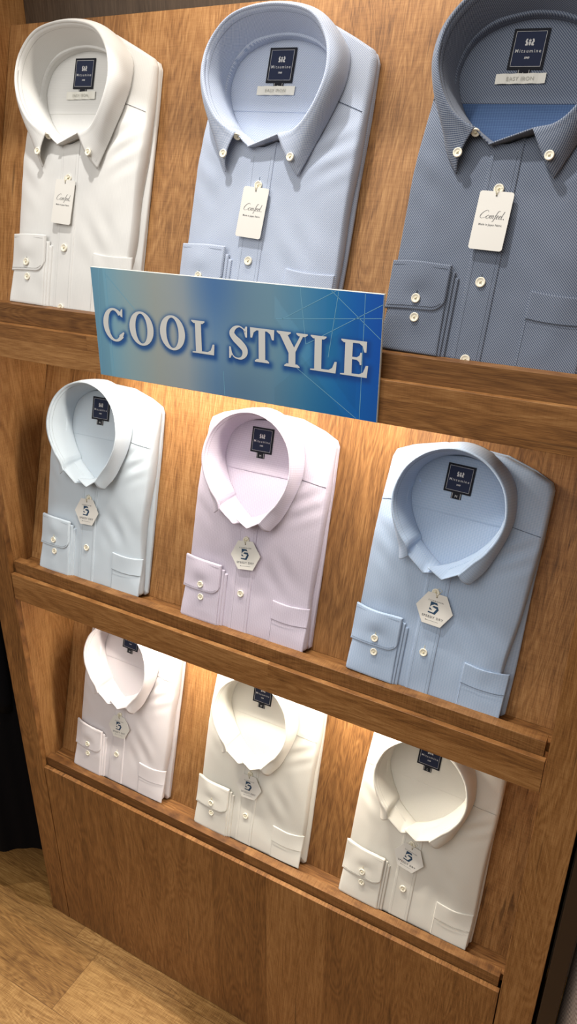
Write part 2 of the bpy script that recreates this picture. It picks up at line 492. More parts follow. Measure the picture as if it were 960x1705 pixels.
bounds = [0.0, .0585, .1100, .1650, .2180, .2620, .3015, .3490, .3910, .5]
mbs = [MB() for _ in range(9)]
for i, p in enumerate(LET):
    cx_ = sum(q[0] for q in p) / len(p)
    m = mbs[max(k for k in range(9) if bounds[k] <= cx_)]
    b = len(m.v); n = len(p)
    area = sum(p[k][0] * p[(k + 1) % n][1] - p[(k + 1) % n][0] * p[k][1] for k in range(n))
    q = p if area > 0 else p[::-1]
    m.v += [(x, -0.00495 - (i % 7) * 0.000004, z) for x, z in q]
    m.f.append(tuple(b + k for k in range(n)))
for m in mbs: m.build('letter', M['white_letter'], sign)
M['line'] = simple('pale_blue_line', rgb(120, 178, 205), 0.5)
m = MB()
def sline(x0, z0, x1, z1, w=0.0003):
    a = Vector((x0, 0, z0)); b = Vector((x1, 0, z1)); d = (b - a).normalized(); n = Vector((-d.z, 0, d.x)) * w
    q = [a - n, b - n, b + n, a + n]
    k = len(m.v); m.v += [(p.x, -0.00475, p.z) for p in q]; m.f.append((k, k + 1, k + 2, k + 3))
for a in ((0.3115, 0.1129, 0.384, 0.1525), (0.302, 0.112, 0.4445, 0.1265), (0.345, 0.085, 0.4445, 0.142), (0.378, 0.1525, 0.4445, 0.102), (0.0147, 0.1525, 0.0025, 0.001), (0.0262, 0.1525, 0.0262, 0.001),
          (0.3764, 0.0725, 0.3877, 0.1525), (0.4222, 0.1525, 0.4222, 0.0), (0.3323, 0.0535, 0.418, 0.0004), (0.3359, 0.1525, 0.345, 0.085), (0.0262, 0.1469, 0.0755, 0.1011), (0.2205, 0.034, 0.2215, 0.0)):
    sline(*a)
m.build('line_pattern', M['line'], sign)

# ------------------------------------------------------------------ shirts
CU = -0.009   # placket / collar centre, left of the body centre

UPPER = dict(
    band_r=[(-.019, .2325, .050), (.004, .240, .053), (.027, .2475, .056)],
    band_l=[(.016, .2315, .046), (.026, .2385, .050), (.037, .248, .054)],
    base_r=[(-.014, .238), (.008, .2440), (.030, .2520)], base_l=[(.010, .238), (.024, .2445), (.038, .2530)],
    N_r=[(.027, .2475, .056)], P_r=[(.057, .203, .042)], P_l=[(.051, .203, .042)],
    rim=[(.036, .248, .054), (.050, .252, .059), (.067, .265, .065), (.082, .290, .070), (.0885, .320, .072), (.080, .352, .073), (.052, .379, .073), (0, .388, .073)],
    hem=[(.056, .203, .042), (.067, .226, .042), (.079, .255, .041), (.091, .287, .039), (.098, .320, .036), (.091, .353, .031), (.056, .384, .028), (0, .394, .024)],
    base=[(0, .238), (.020, .2450), (.038, .2530), (.050, .260), (.064, .276), (.0745, .298), (.077, .320), (.066, .346), (.040, .363), (0, .370)],
    yoke=.284, ctr=.305, label=(.3185, .0415), btn=(.190, .094, .003), ptb=(.050, .222), cu=-.009, vs=-.017, top=(.360, .388))
LOWER = dict(
    band_r=[(-.014, .189, .055), (.009, .179, .058), (.031, .192, .062)],
    band_l=[(.004, .184, .050), (.019, .1805, .056), (.043, .199, .061)],
    base_r=[(-.006, .188), (.016, .200), (.035, .2155)], base_l=[(.003, .188), (.022, .2015), (.040, .2170)],
    N_r=[(.031, .192, .062)], P_r=[(.047, .183, .054)], P_l=[(.058, .191, .052)],
    rim=[(.038, .206, .062), (.048, .214, .065), (.061, .230, .068), (.0745, .258, .072), (.0775, .288, .074), (.066, .323, .074), (.038, .349, .074), (0, .359, .074)],
    hem=[(.055, .193, .052), (.061, .203, .049), (.0695, .224, .046), (.0790, .255, .042), (.0820, .287, .038), (.0715, .327, .032), (.041, .355, .028), (0, .366, .024)],
    base=[(0, .197), (.018, .203), (.034, .215), (.043, .224), (.056, .243), (.066, .266), (.069, .289), (.061, .319), (.037, .340), (0, .349)],
    yoke=.262, ctr=.275, label=(.2945, .040), btn=(.157, .069, -.02), ptb=(.047, .199), cu=-.006, vs=-.012, top=(.337, .359))

def make_shirt(label, sp, bay, xc, mats, dy=0.0, v0=0.0, seed=0, cut=0.004, rot=0.0, tag=None, size='L', group=None, taglabel='', tagrot=0.0, tagd=(0, 0), btn_mat=None):
    rnd = random.Random(seed)
    yb, zb = BASE[bay]
    Mx = Matrix.Translation((xc, yb, zb)) @ Matrix.Rotation(math.pi / 2 - TILT, 4, 'X') @ Matrix.Translation((0, 0.0012, 0.0012)) @ Matrix.Rotation(rot, 4, 'Z')
    root = thing('dress_shirt', label, 'shirt', Mx, group)
    body, inner, collarm, dark = mats[:4]
    upper = sp is UPPER
    CU = sp['cu']
    D = lambda v: v + v0 * sstep(0.0, 0.04, v) + dy * sstep(0.12, 0.2, v)
    HW = 0.119 if upper else 0.1178
    # ---- outline
    ct, tt = sp['top']
    out = [(0.0, 0.001), (HW - 0.004, 0.001), (HW, 0.005), (HW - .001, .10), (HW - .003, .20), (0.1145, 0.262 if not upper else .285), (0.1125, ct - .012), (0.108, ct - .003), (.085, ct + .008), (0.045, tt - .002), (0.0, tt),
           (-0.045, tt - .001), (-0.085, ct + .010), (-0.1085, ct - .001), (-0.1125, ct - .012), (-0.1145, .262), (-HW + .001, .19), (-HW, .10), (-HW, .005), (-HW + .004, .001)]
    if upper:
        out[5] = (.1150, .285)
        out[14] = (-.108, ct - .012); out[13] = (-.104, ct - .002); out[15] = (-.1105, .275); out[16] = (-.1175, .205)
    out = [(u, D(v)) for u, v in out]
    # arc length resample (linear, corners rounded by construction)
    P_ = np.array(out + [out[0]]); seg = np.linalg.norm(np.diff(P_, axis=0), axis=1); cs = np.concatenate([[0], np.cumsum(seg)])
    NA = 260
    s_ = np.unique(np.concatenate([np.linspace(0, cs[-1], NA + 1)[:-1], cs[:-1]]))
    O_ = np.stack([np.interp(s_, cs, P_[:, 0]), np.interp(s_, cs, P_[:, 1])], 1)
    NA = len(O_)
    ph = [rnd.uniform(0, 6.28) for _ in range(8)]
    OB = O_.copy()
    for i in range(NA):
        if O_[i, 0] > 0.09:
            k = (O_[i, 0] - 0.09) / (HW - 0.09)
            O_[i, 0] -= k * cut * (1 - sstep(0.10, 0.27, O_[i, 1])) * (0.75 + 0.25 * math.sin(O_[i, 1] * 30 + seed))
    def S(u, v):
        """height of the shirt front above the board"""
        w = 0.0282 + 0.046 * min(max(v, 0), 0.22)
        if v > 0.24: w -= (v - 0.24) * 0.035
        e = min(1.0, max(0.0, (HW - abs(u)) / 0.045))
        w -= (1 - e) ** 2 * 0.0105 * (0.15 + 0.85 * sstep(0.0, 0.07, v))
        if v > 0.25:
            w -= sstep(0.25, 0.36, v) * sstep(0.05, 0.115, abs(u)) * 0.006
        # soft cloth undulation and pull lines from collar / pocket
        a = min(1, max(0, (0.119 - abs(u)) / 0.012)) * min(1, max(0, v / 0.02))
        w += a * 0.0011 * mnoise.noise(Vector((u * 16 + seed, v * 11, seed * 1.7)))
        w += a * 0.0007 * mnoise.noise(Vector((u * 45 + seed, v * 30, seed * 0.7)))
        g = math.exp(-((u - 0.085) / 0.03) ** 2 - ((v - 0.235 - dy) / 0.035) ** 2)
        w += g * 0.0012 * math.sin((v * 0.9 - u * 0.55) * 260 + ph[0])
        g = math.exp(-((u + 0.088) / 0.025) ** 2 - ((v - 0.21) / 0.05) ** 2)
        w += g * 0.0009 * math.sin((v * 0.7 + u * 0.5) * 230 + ph[1])
        g = math.exp(-((u - 0.055) / 0.03) ** 2 - ((v - 0.11) / 0.04) ** 2)
        w += g * 0.0009 * math.sin((v * 0.8 + u * 0.9) * 150 + ph[2])
        return w
    # ---- neck hole
    def sides(rl, ll):
        r = [(CU + p[0], D(p[1])) + tuple(p[2:]) for p in rl]
        l = [(CU - p[0], D(p[1])) + tuple(p[2:]) for p in ll]
        return r, l
    rb, lb = sides(sp['base_r'] + sp['base'][3:], sp['base_l'] + sp['base'][3:])
    full = rb + lb[-2:0:-1]
    B_ = np.array(crom(full, 10, True))
    cen = np.array([CU, D(sp['ctr'])])
    ang = np.unwrap(np.arctan2(B_[:, 1] - cen[1], B_[:, 0] - cen[0]))
    rr = np.linalg.norm(B_ - cen, axis=1)
    order = np.argsort(np.mod(ang, 2 * np.pi)); am = np.mod(ang, 2 * np.pi)[order]; rm = rr[order]
    am = np.concatenate([am - 2 * np.pi, am, am + 2 * np.pi]); rm = np.tile(rm, 3)
    def hole(a): return np.interp(np.mod(a, 2 * np.pi), am, rm)
    verts, uvs, faces = [], [], []
    NR = 40
    rows = []
    rows.append(('in', -0.0))
    for i in range(NA):
        pass
    aO = np.arctan2(O_[:, 1] - cen[1], O_[:, 0] - cen[0])
    H_ = cen + np.stack([np.cos(aO), np.sin(aO)], 1) * (hole(aO)[:, None] + 0.0042 * np.clip((-np.sin(aO))[:, None] * 1.6, 0, 1))
    # inner lip row
    for i in range(NA):
        u, v = H_[i]; verts.append((u, v, S(u, v) - 0.006)); uvs.append((u, v))
    ts = [0.0, 0.012] + [((k + 1) / NR) ** 1.0 for k in range(NR - 1)] + [0.985, 1.0]
    ts = sorted(set(ts))
    for tt_ in ts:
        for i in range(NA):
            u, v = H_[i] + (O_[i] - H_[i]) * tt_
            w = S(u, v)
            # rounded outer fold
            d = np.linalg.norm((O_[i] - H_[i]) * (1 - tt_))
            if d < 0.004 and v > 0.003: w -= 0.0022 * (1 - d / 0.004) ** 2
            verts.append((u, v, w)); uvs.append((u, v))
    dirs = []
    for i in range(NA):
        a = O_[(i + 1) % NA] - O_[i - 1]; n = np.array([a[1], -a[0]]); n /= np.linalg.norm(n); dirs.append(n)
    for (off, fr) in ((0.0011, 0.25), (0.0014, 0.5), (0.0008, 0.8), (-0.001, 1.0)):
        for i in range(NA):
            u, v = O_[i]; w0 = S(u, v) - (0.0022 if v > 0.003 else 0.0); wav = 0.0006 * math.sin(v * 60 + ph[3])
            w = w0 + (0.0088 - w0) * fr
            q = O_[i] + dirs[i] * (off + wav * fr); verts.append((q[0], max(q[1], 0.0002), w)); uvs.append((u + dirs[i][0] * (w0 - w), v + dirs[i][1] * (w0 - w)))
    nrow = len(verts) // NA
    for r in range(nrow - 1):
        for i in range(NA):
            j = (i + 1) % NA
            faces.append((r * NA + i, (r + 1) * NA + i, (r + 1) * NA + j, r * NA + j))
    mesh_obj('front_panel', verts, faces, body, root, True, uvs)
    # ---- back panel (folded back and sleeves below the front), seen through the neck and along the edges
    verts, uvs, faces = [], [], []
    NB = 26
    c2 = np.array([0.0, 0.17])
    for k in range(NB + 1):
        f = k / NB
        for i in range(NA):
            q = c2 + (OB[i] - c2) * f * 0.996
            d = np.linalg.norm((OB[i] - c2)) * (1 - f)
            w = 0.0085 + 0.0115 * sstep(0.0, 0.03, d)
            w += 0.0006 * mnoise.noise(Vector((q[0] * 30, q[1] * 22, seed + 5)))
            # bunched lower edge
            if k == NB: w = 0.0075
            verts.append((q[0], q[1], w)); uvs.append((q[0] + .5, q[1] + .5))
    bulge = [0.0012 * (0.5 + 0.5 * math.sin(OB[i][1] * 21 + ph[4])) for i in range(NA)]
    for (off, w) in ((1.0, 0.0062), (1.25, 0.0042), (0.9, 0.0018), (0.0, 0.0003)):
        for i in range(NA):
            q = OB[i] + dirs[i] * bulge[i] * off
            verts.append((q[0], max(q[1], 0.0002), w)); uvs.append((q[0] + .5, q[1] + .5 + w))
    nrow = len(verts) // NA
    for r in range(nrow - 1):
        for i in range(NA):
            j = (i + 1) % NA
            faces.append((r * NA + i, (r + 1) * NA + i, (r + 1) * NA + j, r * NA + j))
    faces.append(tuple((nrow - 1) * NA + i for i in range(NA)))
    mesh_obj('back_panel', verts, faces, inner, root, True, uvs)
    IW = 0.0200    # height of the inside of the back
    def Bk(u, v): return IW + 0.0006 * mnoise.noise(Vector((u * 30, v * 22, seed + 5)))
    def patch(name, u0, u1, vb, vt, hf, th, mat, nu=16, nv=24, base=S, uvo=(0, 0), skew=0.0, edge=0.0012, rot90=False, par=None, drop=0.0012):
        """cloth layer lying on the shirt: vb,vt = lower/upper edge as functions of u"""
        vb_ = vb if callable(vb) else (lambda u: vb); vt_ = vt if callable(vt) else (lambda u: vt)
        us = [0, edge * .35, edge] + list(np.linspace(0, u1 - u0, nu + 2)[1:-1]) + [u1 - u0 - edge, u1 - u0 - edge * .35, u1 - u0]
        us = sorted(set(round(float(x), 6) for x in us))
        V_, U_, F_ = [], [], []
        prof = lambda d: th * min(1.0, math.sqrt(max(0.0, 1 - (1 - min(1, d / edge)) ** 2)))
        m_ = None
        for a in us:
            u = u0 + a; b0, b1 = vb_(u), vt_(u); L = b1 - b0
            vs = sorted(set([0, edge * .35, edge] + [round(float(x), 6) for x in np.linspace(0, L, nv + 2)[1:-1]] + [L - edge, L - edge * .35, L]))
            if m_ is None: m_ = len(vs)
            vs = list(np.interp(np.linspace(0, 1, m_), np.linspace(0, 1, len(vs)), vs)) if len(vs) != m_ else vs
            for b in vs:
                d = min(a, u1 - u0 - a, b, L - b)
                v = b0 + b; uu = u + skew * (v - 0.1)
                V_.append((uu, v, base(uu, v) + prof(max(0, d)) + hf(uu, v) - (drop if d <= 1e-7 else 0)))
                U_.append((v + uvo[0], uu + uvo[1]) if rot90 else (uu + uvo[0], v + uvo[1]))
        n_ = len(us)
        for i in range(n_ - 1):
            for j in range(m_ - 1):
                F_.append((i * m_ + j, (i + 1) * m_ + j, (i + 1) * m_ + j + 1, i * m_ + j + 1))
        return mesh_obj(name, V_, F_, mat, par or root, True, U_)
    zero = lambda u, v: 0.0
    # yoke inside the neck, its lower edge is the seam
    patch('inner_yoke', CU - 0.092, CU + 0.092, D(sp['yoke']), lambda u: D(tt - 0.012) - abs(u - CU) * 0.12, zero, 0.0009, mats[4] if len(mats) > 4 else body, base=Bk, nu=20, nv=14, rot90=True, uvo=(.3, .1))
    # ---- placket
    pw = 0.0175
    vtop = lambda u: D(sp['base_r'][0][1]) - (0.0010 if upper else 0.0075) + max(0, u - CU) * 0.42
    patch('placket', CU - pw, CU + pw, 0.0012, vtop, zero, 0.0013, body, nu=8, nv=60, uvo=(0.0007, 0.0004))
    # ---- pocket
    pt = (0.0725 if not upper else 0.0895) + v0
    pl, pr = (0.053 if not upper else 0.048), 0.1145
    bow = lambda u: pt + 0.004 * ((u - (pl + pr) / 2) / 0.03) ** 2 * 0.5 - 0.001
    patch('pocket', pl, pr, 0.001, bow, lambda u, v: 0.0008 * math.exp(-((u - .084) / .02) ** 2) * sstep(.04, pt, v), 0.0011, body, nu=18, nv=26, uvo=(.0005, .0009))
    patch('pocket_welt', pl - .0002, pr + .0002, lambda u: bow(u) - 0.031, lambda u: bow(u) + 0.0004, lambda u, v: 0.0009 + 0.0008 * math.exp(-((u - .084) / .02) ** 2) * sstep(.04, pt, v), 0.0008, body, nu=18, nv=12, uvo=(.0011, .0003))
    # ---- sleeve with cuff on the left
    cl, crr = -0.1205, -0.0435
    sl_h = lambda u, v: 0.0035 + 0.001 * math.sin(v * 40 + ph[5]) * 0.4
    lay = lambda u, v: 0.0010
    patch('sleeve', cl + .004, crr + .009, 0.001, lambda u: 0.093 - (u - crr) * .1, lambda u, v: 0.0006, 0.0022, body, nu=18, nv=24, skew=0.0, uvo=(.01, .02))
    patch('sleeve_fold', cl + .002, crr + .0045, 0.0012, lambda u: 0.098, lambda u, v: 0.0030, 0.0020, body, nu=18, nv=24, uvo=(.02, .01))
    patch('cuff_underlap', cl + .003, crr - .001, lambda u: 0.0014, lambda u: .103, lambda u, v: 0.0052 + 0.0006 * math.exp(-((v - .045) / .012) ** 2), 0.0018, body, nu=18, nv=24, uvo=(.003, .03), skew=-0.02)
    r_ = 0.017
    def cb(u):
        x = u - (crr - r_)
        b = 0.0495 + v0 + (u - cl) * 0.035 + (0.003 if v0 > -.006 else 0.004)
        return b + (r_ - math.sqrt(max(0, r_ * r_ - x * x)) if x > 0 else 0)
    ctop = lambda u: 0.1075 + v0 * .5 + 0.0012 * math.sin((u - cl) * 60 + ph[6]) * 0.5
    patch('cuff', cl, crr, cb, ctop, lambda u, v: 0.0072 + 0.0016 * math.exp(-((u + .082) / .022) ** 2 - ((v - .088) / .016) ** 2) - 0.0012 * math.exp(-((u + .08) / .012) ** 2 - ((v - .068) / .010) ** 2), 0.0022, collarm, nu=22, nv=26, edge=0.0022, uvo=(.004, .013))
    CF = 0.0094
    # ---- seams (shoulder, stitch lines) as fine raised threads
    ms = MB()
    def run(pts, off, r=0.00032, base=S):
        ms.tube([(u, v, base(u, v) + off) for u, v in pts], r, 5)
    for sgn in (-1, 1):
        u1 = CU + sgn * sp['rim'][3][0]; v1 = D(0.2705 if not upper else .2960); u2 = sgn * 0.1165; v2 = D(.2640 if not upper else .2850)
        u2 = sgn * (0.1125 if sgn > 0 or not upper else 0.1085)
        mz = MB()
        mz.tube([(u1 + (u2 - u1) * k / 16, v1 + (v2 - v1) * k / 16, S(u1 + (u2 - u1) * k / 16, v1 + (v2 - v1) * k / 16) + 0.0003) for k in range(17)], 0.0005, 5)
        mz.build('shoulder_seam', dark, root, True)
    for s2 in (-1, 1):
        run([(CU + s2 * (pw - 0.005), v) for v in np.linspace(0.002, D(.172 if not upper else .225), 50)], 0.0012, 0.00022)
    run([(u, bow(u) - 0.0295) for u in np.linspace(pl + .001, pr - .001, 14)], 0.0028, 0.00025)
    run([(pl + .0018, v) for v in np.linspace(.002, pt - .003, 20)], 0.0011, 0.00022)
    run([(u, cb(u) + 0.0048) for u in np.linspace(cl + .003, crr - .005, 20)], CF + .0004, 0.00022)
    run([(u, ctop(u) - 0.0055) for u in np.linspace(cl + .003, crr - .004, 12)], CF + .0004, 0.00016)
    ms.build('seam', dark, root, True)
    # ---- collar
    def both(rl, ll, per, lin=0):
        r, l = sides(rl, ll)
        seq = r + l[-2::-1]
        c_ = crom(seq, per)
        for a in range(lin):          # straight band edges near the front
            for (p, q, st_) in ((r[a], r[a + 1], a * per), (l[a + 1], l[a], len(c_) - 1 - (a + 1) * per)):
                for k in range(per + 1):
                    c_[st_ + k] = np.array(p) * (1 - k / per) + np.array(q) * k / per
        return c_
    R1 = both(sp['N_r'] + sp['rim'][1:], sp['band_l'][2:] + sp['rim'][1:], 8)
    H1 = both(sp['P_r'] + sp['hem'][1:], sp['P_l'] + sp['hem'][1:], 8)
    H1 = [np.array([h[0], h[1], max(h[2], S(h[0], h[1]) + 0.0010) if (h[1] < D(0.34) and abs(h[0]) < .112) else h[2]]) for h in H1]
    n = len(R1); cc = np.array([CU, D(sp['ctr'])])
    NS = 16; V_, U_, F_ = [], [], []
    acc = 0; arcs = []
    for i in range(n):
        if i: acc += np.linalg.norm(R1[i][:2] - R1[i - 1][:2])
        arcs.append(acc)
    for i in range(n):
        o = R1[i][:2] - cc; o = o / np.linalg.norm(o); o3 = np.array([o[0], o[1], 0])
        front = max(0, 1 - min(i, n - 1 - i) / 9.0)
        rows_ = [R1[i] - o3 * 0.0022 * (1 - front) + np.array([0, 0, -0.0030]), R1[i] - o3 * 0.0012 * (1 - front) + np.array([0, 0, 0.0004]), R1[i] + o3 * 0.0004 + np.array([0, 0, 0.0011])]
        L = np.linalg.norm(H1[i] - R1[i])
        bl = (0.0050 if upper else 0.0022) + 0.004 * front * (1 if upper else 0.5)
        for k in range(1, NS + 1):
            s = k / NS
            p = R1[i] * (1 - s) + H1[i] * s
            b = math.sin(math.pi * s ** 0.8)
            p = p + o3 * bl * b + np.array([0, 0, (0.0035 if upper else 0.0018) * b])
            rows_.append(p)
        dcum = 0
        for k, p in enumerate(rows_):
            if k: dcum += np.linalg.norm(p - rows_[k - 1])
            V_.append(tuple(p)); U_.append((arcs[i], dcum))
    m_ = NS + 3
    for i in range(n - 1):
        for j in range(m_ - 1):
            F_.append((i * m_ + j, i * m_ + j + 1, (i + 1) * m_ + j + 1, (i + 1) * m_ + j))
    o = mesh_obj('collar', V_, F_, collarm, root, True, U_)
    md = o.modifiers.new('thick', 'SOLIDIFY'); md.thickness = 0.0012; md.offset = 0.0
    LEAF = list(V_)
    # topstitch of the collar near the leaf edge and near the fold
    ms = MB()
    ms.tube([tuple(np.array(V_[i * m_ + m_ - 4]) * 0.55 + np.array(V_[i * m_ + m_ - 3]) * 0.45 + np.array([0, 0, 0.0006])) for i in range(2, n - 2)], 0.00022, 5)
    # stand
    R2 = both(sp['band_r'] + sp['rim'][1:], sp['band_l'] + sp['rim'][1:], 8, 2)
    Bq = both([b + (0,) for b in sp['base_r'] + sp['base'][3:]], [b + (0,) for b in sp['base_l'] + sp['base'][3:]], 8, 1)
    n2 = len(R2); V_, U_, F_ = [], [], []; acc = 0
    NS2 = 12
    stitch = []
    for i in range(n2):
        if i: acc += np.linalg.norm(R2[i][:2] - R2[i - 1][:2])
        f = min(i, n2 - 1 - i) / 8.0
        lower = 0.0 if f < 2 else min(0.0016, (f - 2) * 0.0016)
        b = Bq[i]; o = b[:2] - cc; o = o / (np.linalg.norm(o) + 1e-9)
        p0 = np.array([b[0], b[1], IW - 0.0005])
        p1 = np.array([R2[i][0] - o[0] * (0.0006 + lower * .6), R2[i][1] - o[1] * (0.0006 + lower * .6), R2[i][2] - lower])
        for k in range(NS2 + 1):
            s = k / NS2
            p = p0 * (1 - s) + p1 * s
            q = math.sin(math.pi * s) * 0.0025
            p = p - np.array([o[0], o[1], 0]) * q * (0.6 if f > 3 else 0.1)
            V_.append(tuple(p)); U_.append((acc, np.linalg.norm(p - p0)))
    m2 = NS2 + 1
    for i in range(n2 - 1):
        for j in range(m2 - 1):
            F_.append((i * m2 + j, (i + 1) * m2 + j, (i + 1) * m2 + j + 1, i * m2 + j + 1))
    o = mesh_obj('collar_stand', V_, F_, collarm, root, True, U_)
    md = o.modifiers.new('thick', 'SOLIDIFY'); md.thickness = 0.0016; md.offset = 0.0
    # dark join line where stand meets the yoke, and stitch under the fold
    ms.tube([tuple(np.array(V_[i * m2 + 1]) - np.array([0, 0, 0.0])) for i in range(18, n2 - 18)], 0.0007, 5)
    ms.tube([tuple(np.array(V_[i * m2 + m2 - 3]) * .5 + np.array(V_[i * m2 + m2 - 2]) * .5 - np.array([(V_[i * m2][0] - cc[0]), (V_[i * m2][1] - cc[1]), 0]) * 0.012) for i in range(16, n2 - 16)], 0.00018, 5)
    ms.build('collar_stitching', dark, root, True)
    # ---- buttons
    def button(u, v, w, r=0.0058, slot=None, tilt=0.0):
        b = MB()
        b.lathe([(0.0001, 0.0), (r * .9, 0.0), (r, 0.0006), (r, 0.0016), (r * .93, 0.0023), (r * .80, 0.0024), (r * .66, 0.0017), (r * .3, 0.0014), (0.0001, 0.0014)], (0, 0, 0), 28)
        o = b.build('button', M['button'], root, True)
        th = MB()
        for a in (45, 135):
            c, s = math.cos(rad(a)), math.sin(rad(a)); q = r * .26
            th.tube([(-q * c, -q * s, .0012), (-q * c * .8, -q * s * .8, .0021), (q * c * .8, q * s * .8, .0021), (q * c, q * s, .0012)], 0.00045, 6)
        for a in (45, 135, 225, 315):
            pass
        o2 = th.build('button_thread', M['thread'], o, True)
        o.location = (u, v, w); o.rotation_euler = (0, tilt, 0)
        return o
    bt = sp['btn']
    wb = 0.0014
    for k, v in enumerate(bt):
        if v < 0: continue
        vv = D(v)
        button(CU, vv, S(CU, vv) + wb)
    button(-0.0795, 0.0655 + v0 * .5, S(-.0795, .0655) + CF - 0.0004, 0.0055)
    button(-0.0775, 0.0440 + v0 * .5, S(-.0775, .0430) + 0.0070, 0.0055)
    # buttonholes
    hm = M['thread'] if not upper else dark
    def hole_loop(u, v, w, L=0.006, a=90):
        bh = MB()
        c, s = math.cos(rad(a)), math.sin(rad(a))
        pts_ = []
        for k in range(16):
            t_ = 2 * math.pi * k / 16; x = L * math.cos(t_); y = 0.0006 * math.sin(t_)
            pts_.append((u + x * c - y * s, v + x * s + y * c, w))
        bh.tube(pts_, 0.00028, 5, True)
        bh.build('buttonhole', hm, root, True)
    for v in bt[:2]:
        hole_loop(CU, D(v) + 0.004, S(CU, D(v)) + 0.0014, 0.0065)
    hole_loop(-0.0795, 0.0705 + v0 * .5, S(-.0795, .0705) + CF - 0.0004, 0.006)
    if upper:
        pts_ = []
        for k in range(16):
            t_ = 2 * math.pi * k / 16; x = .0055 * math.cos(t_)
            pts_.append((CU + .010 + x, D(.2405) + x * .33 - .0006, .0465 + .0012 * math.sin(t_)))
        bh = MB(); bh.tube(pts_, .0004, 5, True); bh.build('buttonhole', hm, root, True)
    # collar point buttons sit on the leaf
    for sgn in (-1, 1):
        pu, pv = sp['ptb']
        i = 3 if sgn > 0 else n - 4
        # interpolate on the leaf front strip
        k = NS + 3 - (5 if upper else 6)
        qx, qy = CU + sgn * pu, D(pv)
        near = [LV[2] for LV in LEAF if (LV[0] - qx) ** 2 + (LV[1] - qy) ** 2 < 0.006 ** 2]
        lw = (max(near) if near else S(qx, qy)) + 0.0007
        if not upper: lw = S(qx, qy) + 0.0035
        button(CU + sgn * pu, D(pv), lw, 0.0052, tilt=sgn * (-0.05 if upper else 0.25))
    if upper:
        b = button(CU - 0.036, D(.2455), .0500, 0.0050)
        b.rotation_euler = (0.9, 0.2, 0)
    # ---- neck label
    lb0, lh = sp['label']; lw_ = 0.0390
    lu = CU - 0.0045 if not upper else CU - .005
    lv = D(lb0)
    zz = IW + 0.0016
    m = MB(); m.box(-lw_ / 2, lw_ / 2, 0, lh, 0, 0.0008, 0.0003)
    lab = m.build('neck_label', M['labelblack'], root)
    lab.location = (lu, lv, zz); lab.rotation_euler = (0, 0, rnd.uniform(-.02, .02))
    m = MB(); m.box(-lw_ / 2 + .0028, lw_ / 2 - .0028, .0028, lh - .0028, 0.0007, 0.00095); m.build('label_field', M['labelnavy'], lab)
    m = MB()
    e = .0030; a0, a1, b0, b1 = -lw_ / 2 + e, lw_ / 2 - e, e, lh - e; tw = .00035
    for (p, q, r0, s0) in ((a0, a1, b0, b0 + tw), (a0, a1, b1 - tw, b1), (a0, a0 + tw, b0, b1), (a1 - tw, a1, b0, b1)):
        m.box(p, q, r0, s0, 0.0009, 0.00115)
    def put(txt, size, cx, cy, sp_=1.0, z=0.0012, sh=0.0, off=0.0, mb=m, ro=0.0):
        v, f = text_geo(txt, size, sp_, sh, off)
        c, s = math.cos(ro), math.sin(ro)
        mb.add([(cx + (p[0]) * c - p[1] * s, cy + p[0] * s + p[1] * c, z) for p in v], f)
    put('Mitsumine', 0.0050, 0, lh * .44 - .0012, 1.38, off=.00003)
    put('1949', 0.0030, 0, lh * .26, 1.0, off=.00012)
    # crest: two beasts flanking a crowned shield
    cy = lh * .66
    def pol(pts_, z=0.0012): m.add([(x, cy + y, z) for x, y in pts_], [tuple(range(len(pts_)))])
    k_ = 0.0052
    pol([(-.18 * k_, -.45 * k_), (0, -.7 * k_), (.18 * k_, -.45 * k_), (.26 * k_, .1 * k_), (-.26 * k_, .1 * k_)])
    pol([(-.22 * k_, .18 * k_), (.22 * k_, .18 * k_), (.3 * k_, .55 * k_), (.12 * k_, .38 * k_), (0, .7 * k_), (-.12 * k_, .38 * k_), (-.3 * k_, .55 * k_)])
    for sg in (-1, 1):
        q = [(sg * x * k_, y * k_) for x, y in ((.36, -.6), (.85, -.65), (.95, -.4), (.72, -.25), (.95, .15), (.80, .62), (.55, .72), (.48, .45), (.62, .25), (.40, .0), (.34, -.3))]
        pol(q if sg > 0 else q[::-1])
    m.build('lettering', M['labelwhite'], lab)
    m = MB(); m.box(-.0072, .0072, -.0085, .0006, 0.0001, .0007, .0002); tb = m.build('size_tab', M['labelblack'], lab)
    m = MB(); put(size, 0.0050, 0, -.0062, 1.0, .0009, mb=m)
    for s0 in (-.0060, .0054): m.box(s0, s0 + .0005, -.0082, -.0002, .0007, .00085)
    m.build('size_lettering', M['labelwhite'], tb)
    if upper:
        V_, F_ = [], []
        for k in range(21):
            x = -0.0275 + 0.055 * k / 20; zc = 0.0008 + 0.0012 * math.sin(k * .55 + seed) ** 2
            V_ += [(x, 0, zc - .0006), (x, 0, zc), (x, 0.0105, zc * .8 + .0002), (x, 0.0105, 0)]
        for k in range(20):
            for j in range(3): F_.append((k * 4 + j, (k + 1) * 4 + j, (k + 1) * 4 + j + 1, k * 4 + j + 1))
        cl_ = mesh_obj('care_label', V_, F_, M['satin'], root, False)
        cl_.location = (lu - .002, D(.3040), IW + 0.0018); cl_.rotation_euler = (0, 0, 0.01)
        m = MB(); put('EASY IRON', 0.0056, 0, .0030, 1.12, .0024, mb=m); m.build('lettering', M['satinink'], cl_)
    # ---- hang tag
    bv = D(bt[0]); bw = S(CU, bv) + 0.0045
    T = Mx @ Matrix.Translation((CU + tagd[0], bv + tagd[1], bw)) @ Matrix.Rotation(tagrot, 4, 'Z')
